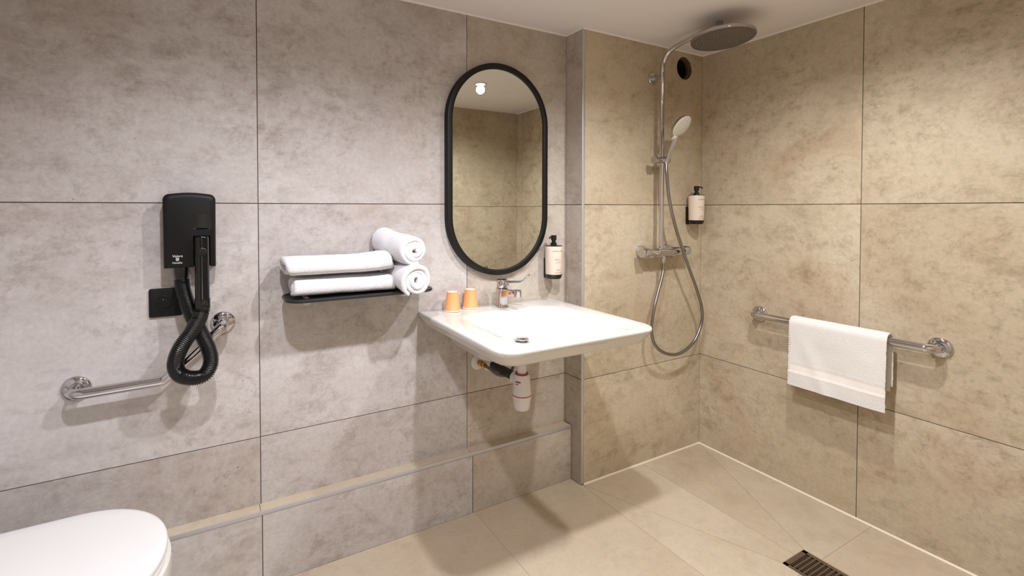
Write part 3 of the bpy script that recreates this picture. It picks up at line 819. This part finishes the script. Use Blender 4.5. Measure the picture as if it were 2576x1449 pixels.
# ---------------------------------------------------------------- towel draped on the bar
t = thing('hand_towel', (BX, -.79, .503), 'white hand towel draped over the grab bar on the right', 'towel')
def drape(y0, y1, roff, zf, zb, th, seed, band, amp=.004):
    """sheet over the bar: profile in x-z swept along y, with thickness"""
    prof = []
    rr0 = .0165 + roff
    nf = 46
    for k in range(nf): prof.append(('f', k / nf))
    for k in range(13): prof.append(('a', k / 12))
    for k in range(1, 31): prof.append(('b', k / 30))
    ny = 60; vs = []; cols = []
    def pt(kind, s_, fy, off):
        y = y0 + (y1 - y0) * fy
        r = rr0 + off
        if kind == 'f':
            z = zf + (.768 - zf) * s_
            x = BX - r
            wv = noise.noise(Vector((y * 6 + seed, z * 5, 0))) * amp * 1.8 + noise.noise(Vector((y * 22 + seed, z * 16, 3))) * amp * .35
            # diagonal pull fold from the upper far corner down to the middle
            dline = (1 - fy) * .0 + (fy - .12) * .55 + (1 - s_) * -.35 + .12
            wv -= .0045 * math.exp(-((fy - .10 - .32 * (1 - s_)) / .07) ** 2) * min(1, (1 - s_) * 2.2)
            x += wv * min(1, (1 - s_) * 3) - .006 * (1 - s_)
            if band and .562 < z < .600: x += .0016 if off > 0 else 0
            if band and (abs(z - .603) < .0035 or abs(z - .559) < .0035): x -= .0008
        elif kind == 'a':
            a = PI - PI * s_
            x = BX + r * math.cos(a); z = .768 + r * math.sin(a)
        else:
            z = .768 + (zb - .768) * s_
            x = BX + r + .002 * s_ + noise.noise(Vector((y * 6 + seed, z * 5, 9))) * .003 * s_
        ragged = noise.noise(Vector((z * 60, seed, 1 if fy > .5 else 2))) * .0022 * (1 if fy in (0, 1) else 0)
        return Vector((x, y + ragged, z))
    rings = []
    for j in range(ny + 1):
        fy = j / ny
        e = min(fy, 1 - fy) / .018
        tk = th * (.35 + .65 * math.sqrt(max(0, 1 - (1 - min(1, e)) ** 2)))
        rings.append([pt(k, s_, fy, th / 2 + tk / 2) for k, s_ in prof] + [pt(k, s_, fy, th / 2 - tk / 2) for k, s_ in reversed(prof)])
    mb = MB().loft(rings, False, False)
    n2 = len(rings[0]); h = len(prof)
    for base in (0, ny * n2):
        mb.f += [(base + k, base + k + 1, base + n2 - 2 - k, base + n2 - 1 - k) for k in range(h - 1)]
    return mb, nf
mb, nf = drape(-.617, -.962, .0075, .503, .590, .0075, 3.0, True)
ob = build('outer_layer', mb, 'towel_warm', t, smooth=60)
ob.data.materials.append(MAT['towel_band'])
for p_ in ob.data.polygons:
    c = p_.center
    if c.x < BX and .562 < c.z < .600: p_.material_index = 1
mb, nf = drape(-.624, -.956, .0005, .509, .572, .0065, 3.0, False)
build('inner_layer', mb, 'towel_warm', t, smooth=60)
st = MB()
for k in range(27):
    z = .515 + k * .0096
    st.tube([(BX - .0305 - .006 * (1 - (z - .503) / .265), -.618, z), (BX - .0315 - .006 * (1 - (z - .503) / .265), -.628, z + .001)], .0011, 6)
build('hem_stitching', st, 'towel_band', t)
build('sewn_tag', MB().box((BX + .020, -.616, .497), (BX + .0212, -.594, .533)), 'tag_blue', t, smooth=0)

# ================================================================== shower
RX, RY = 1.776, -.174
t = thing('shower_column', (RX, -D, 1.03), 'chrome shower column with round overhead rose and bar valve', 'shower')
arm = catmull([(RX, RY, 1.905), (RX, RY - .001, 1.935), (RX, -.182, 1.975), (RX, -.203, 2.007), (RX, -.240, 2.0255), (RX, -.293, 2.036), (RX, -.38, 2.046), (RX, -.462, 2.0535)], 8)
build('riser_rail', MB().tube([(RX, RY, 1.062), (RX, RY, 1.905)], .0112, 24), 'chrome', t)
build('shower_arm', MB().tube(arm, .0112, 24), 'chrome', t)
build('rail_collar', MB().lathe([(.0112, -.003), (.0121, -.002), (.0121, .002), (.0112, .003)], (RX, RY, 1.905), n=28, caps=False), 'chrome_soft', t)
build('wall_bracket', MB().lathe([(.031, 0), (.031, .005), (.029, .008), (.011, .0085), (.0105, .06)], (RX, -D, 1.908), axis=(0, -1, 0), n=40), 'chrome', t)
HC = Vector((RX, -.487, 1.986))
build('swivel_joint', MB().lathe([(.0135, 2.068), (.0150, 2.066), (.0150, 2.034), (.0125, 2.0325), (.0115, 2.022), (.014, 2.012), (.020, 2.000)], (RX, -.470, 0), n=32), 'chrome_soft', t)
tilt = Vector((.02, .075, 1)).normalized()
hp_ = MB().lathe([(.122, .0), (.1255, .0015), (.1262, .004), (.1262, .0125), (.1245, .0145), (.060, .0175), (.018, .0195)], HC, axis=tilt, n=72)
hr = build('overhead_rose', hp_, 'chrome_soft', t)
build('rose_face', MB().lathe([(.1215, -.0004), (.002, -.0006)], HC, axis=tilt, n=72), 'shower_face', hr)
nzb = MB(); U = (Vector((1, 0, 0)) - tilt * tilt.x).normalized(); W = tilt.cross(U)
for i, cnt in enumerate((1, 6, 12, 18, 24, 30, 36, 42, 48)):
    for k in range(cnt):
        a = 2 * PI * k / cnt + i * .35; r = .0128 * i
        nzb.lathe([(.0017, -.0004), (.0017, -.0016), (.001, -.0024)], HC + (U * math.cos(a) + W * math.sin(a)) * r, axis=tilt, n=6)
o = build('spray_nozzles', nzb, 'nozzle_grey', hr); o['kind'] = 'stuff'
# thermostatic bar valve
VY, VZ = -.170, 1.055
build('valve_body', MB().lathe([(.015, 1.694), (.0195, 1.697), (.0195, 1.738), (.0200, 1.739), (.0215, 1.745), (.0215, 1.915), (.0195, 1.925), (.0195, 1.932)], (0, VY, VZ), axis=(1, 0, 0), n=40), 'chrome', t)
kb = build('valve_knob', MB().lathe([(.010, 1.648), (.0225, 1.6485), (.0242, 1.651), (.0242, 1.690), (.0225, 1.694)], (0, VY, VZ), axis=(1, 0, 0), n=40), 'chrome', t)
build('knob_button', MB().lathe([(.002, 1.6470), (.003, 1.6472), (.003, 1.649)], (0, VY, VZ), axis=(1, 0, 0), n=16), 'chrome_soft', kb)
build('valve_knob', MB().lathe([(.0225, 1.933), (.0238, 1.936), (.0238, 1.975), (.022, 1.979), (.010, 1.9795)], (0, VY, VZ), axis=(1, 0, 0), n=40), 'chrome', t)
sl = []
for k in range(15):
    f = k / 14; x = 1.755 + .15 * f; hw = .0085 * math.sqrt(max(0.0, 1 - max(0, (f - .72) / .28) ** 2)) + .0002
    sl.append([Vector((x, VY - .0218, VZ + hw)), Vector((x, VY - .0228, VZ + hw * .6)), Vector((x, VY - .0228, VZ - hw * .6)), Vector((x, VY - .0218, VZ - hw))])
build('valve_inlay', MB().loft(sl), 'chrome_soft', t)
for xx in (1.700, 1.880):
    build('wall_rose', MB().lathe([(.033, 0), (.033, .004), (.030, .022), (.026, .030), (.014, .031), (.014, .052)], (xx, -D, VZ), axis=(0, -1, 0), n=40), 'chrome', t)
build('hose_outlet', MB().lathe([(.011, 1.038), (.0095, 1.030), (.0105, 1.028), (.0112, 1.012), (.0085, 1.000)], (1.797, -.171, 0), n=24), 'chrome', t)
# sliding holder
build('slider', MB().lathe([(.0155, 1.758), (.0165, 1.760), (.0165, 1.812), (.0150, 1.815), (.003, 1.8155)], (0, -.180, 1.502), axis=(1, 0, 0), n=32), 'chrome_soft', t)
build('slider_knob', MB().lathe([(.010, 1.7175), (.0180, 1.718), (.0185, 1.720), (.0180, 1.735), (.0120, 1.760)], (0, -.178, 1.500), axis=(1, 0, 0), n=36), 'chrome_soft', t)

# hand shower and its hose
t = thing('hand_shower', (1.792, -.19, 1.49), 'chrome hand shower with white spray face in its rail holder', 'hand shower')
hb, ht = Vector((1.792, -.186, 1.486)), Vector((1.792, -.238, 1.600))
hc = Vector((1.792, -.274, 1.652)); hx = (ht - hb).normalized()
build('handle', MB().tube([hb, hb.lerp(ht, .12), hb.lerp(ht, .5), ht, ht + hx * .02], [.0098, .0112, .0122, .0128, .0110], 24), 'chrome', t)
nrm = Vector((.12, -.78, -.61)).normalized()
hd = build('spray_head', MB().lathe([(.018, -.026), (.034, -.023), (.048, -.015), (.0535, -.006), (.0540, -.001), (.052, .0005)], hc, axis=nrm, n=48), 'chrome_soft', t)
build('spray_face', MB().lathe([(.0535, -.0005), (.0530, .002), (.050, .0028), (.002, .0036)], hc, axis=nrm, n=48), 'spray_white', hd)
nb = MB(); U = (Vector((0, 0, 1)) - nrm * nrm.z).normalized(); W = nrm.cross(U)
for i, cnt in enumerate((6, 12, 18, 24)):
    for k in range(cnt):
        a = 2 * PI * k / cnt + .2 * i; r = .011 + .011 * i
        nb.lathe([(.0016, .002), (.0014, .0046)], hc + (U * math.cos(a) + W * math.sin(a)) * r, axis=nrm, n=6)
o = build('spray_nozzles', nb, 'nozzle_grey', hd); o['kind'] = 'stuff'
bc = hc - U * .050
build('select_button', MB().tube([bc + nrm * .001, bc - U * .010 + nrm * .001, bc - U * .024 - nrm * .002], [.0095, .0105, .006], 16), 'spray_white', t)
SP = [(1.797, -0.171, 1.004), (1.7965, -0.172, 0.9856), (1.7866, -0.176, 0.946), (1.7487, -0.185, 0.8726), (1.7109, -0.19, 0.781), (1.6955, -0.19, 0.6872), (1.7209, -0.19, 0.6111), (1.7967, -0.19, 0.5596), (1.8981, -0.19, 0.5447), (2.003, -0.19, 0.5883), (2.061, -0.19, 0.673), (2.0602, -0.193, 0.7557), (2.0142, -0.198, 0.8521), (1.9571, -0.203, 0.9473), (1.8935, -0.2075, 1.06), (1.8373, -0.207, 1.179), (1.7951, -0.204, 1.3141), (1.788, -0.195, 1.4284), (1.7915, -0.187, 1.486)]
pth = resample(catmull(SP, 14), .0016)
build('shower_hose', MB().tube(pth, lambda i: .0077 if i % 2 else .0072, 14), 'hose_metal', t, smooth=70)

# ================================================================== vent hole
t = thing('air_vent', (VH[0], -D, VH[1] - VH[2]), 'round dark vent opening high on the shower wall', 'vent')
build('duct', MB().lathe([(VH[2] - .001, .012), (VH[2] - .001, .16), (.002, .16)], (VH[0], -D, VH[1]), axis=(0, 1, 0), n=48, caps=False), 'black_void', t)
build('duct_lip', MB().lathe([(VH[2] - .0015, .006), (VH[2] - .0015, .012), (VH[2] - .007, .014), (VH[2] - .007, .030)], (VH[0], -D, VH[1]), axis=(0, 1, 0), n=48, caps=False), simple('duct_brown', (92, 70, 46), .6), t)

# ================================================================== shower drain
t = thing('floor_drain', ((DX0 + DX1) / 2, (DY0 + DY1) / 2, -.05), 'rectangular slotted steel drain grate set in the shower floor', 'drain')
ch = MB(); z0 = -.055
for a, b_ in (((DX0 + .001, DY0 + .001, z0), (DX1 - .001, DY1 - .001, z0 + .002)), ((DX0 + .001, DY0 + .001, z0), (DX0 + .003, DY1 - .001, -.004)), ((DX1 - .003, DY0 + .001, z0), (DX1 - .001, DY1 - .001, -.004)),
              ((DX0 + .001, DY0 + .001, z0), (DX1 - .001, DY0 + .003, -.004)), ((DX0 + .001, DY1 - .003, z0), (DX1 - .001, DY1 - .001, -.004))):
    ch.box(a, b_)
build('channel', ch, 'black_void', t, smooth=0)
gx0, gx1, gy0, gy1 = DX0 + .0015, DX1 - .0015, DY0 + .0015, DY1 - .0015
gr = MB(); mg = .0155
for a, b_ in (((gx0, gy0), (gx0 + mg, gy1)), ((gx1 - mg, gy0), (gx1, gy1)), ((gx0, gy0), (gx1, gy0 + mg)), ((gx0, gy1 - mg), (gx1, gy1))):
    gr.box((a[0], a[1], -.0045), (b_[0], b_[1], -.0012))
n_b = 11; iw = gx1 - gx0 - 2 * mg
for k in range(1, n_b):
    x = gx0 + mg + iw * k / n_b; gr.box((x - .0019, gy0, -.0042), (x + .0019, gy1, -.0014))
n_r = 46; il = gy1 - gy0 - 2 * mg
for k in range(1, n_r):
    y = gy0 + mg + il * k / n_r; gr.box((gx0, y - .0026, -.0043), (gx1, y + .0026, -.0013))
build('grate', gr, 'steel_drain', t, smooth=0)

# ================================================================== toilet
TYC, THW, TIP, TX0 = -.405, .229, -.2395, -.46
def d_outline(grow, tip_g=None, back=-.80, n=36):
    hw = THW + grow; tp = TIP + (grow if tip_g is None else tip_g); bk = back - grow
    p = []
    for k in range(n + 1):
        a = -PI / 2 + PI * k / n
        p.append((TX0 + (tp - TX0) * abs(math.cos(a)) ** .95, TYC + hw * math.copysign(abs(math.sin(a)) ** .98, math.sin(a))))
    for k in range(5):
        a = PI / 2 + PI / 2 * k / 4; p.append((bk + .03 + .03 * math.cos(a), TYC + hw - .03 + .03 * math.sin(a)))
    for k in range(5):
        a = PI + PI / 2 * k / 4; p.append((bk + .03 + .03 * math.cos(a), TYC - hw + .03 + .03 * math.sin(a)))
    return p
def trg(z, grow=0.0, back=-.80): return [Vector((p[0], p[1], z)) for p in d_outline(grow, back=back)]
t = thing('toilet', (-.60, TYC, 0.0), 'white toilet with closed lid at the lower left', 'toilet')
build('lid', MB().loft([trg(.4405, -.004), trg(.442, -.001), trg(.449, 0), trg(.455, -.0008), trg(.4585, -.004), trg(.4605, -.012), trg(.4612, -.04)]), 'seat_plastic', t, smooth=50)
build('seat', MB().loft([trg(.423, -.008), trg(.425, -.003), trg(.434, -.002), trg(.4375, -.006), trg(.438, -.02)]), 'seat_plastic', t, smooth=50)
def brg(z, s_, back): return [Vector((max(back, -.56 + (p[0] + .56) * s_), TYC + (p[1] - TYC) * s_, z)) for p in d_outline(.006, back=-.86)]
build('bowl', MB().loft([brg(.422, .96, -.93), brg(.4215, 1.0, -.93), brg(.414, 1.005, -.93), brg(.36, 1.0, -.93), brg(.30, .965, -.93), brg(.24, .90, -.93), brg(.18, .82, -.93), brg(.10, .76, -.93), brg(.002, .74, -.93)]), 'porcelain', t, smooth=60)
build('cistern_box', MB().box((XL + .001, TYC - .19, .30), (-.86, TYC + .19, .44)), 'porcelain', t, bevel=.012, bseg=3)
for s_ in (-1, 1):
    build('hinge', MB().lathe([(.011, -.02), (.011, .02)], (-.812, TYC + s_ * .09, .445), axis=(0, 1, 0), n=20), 'chrome_soft', t)
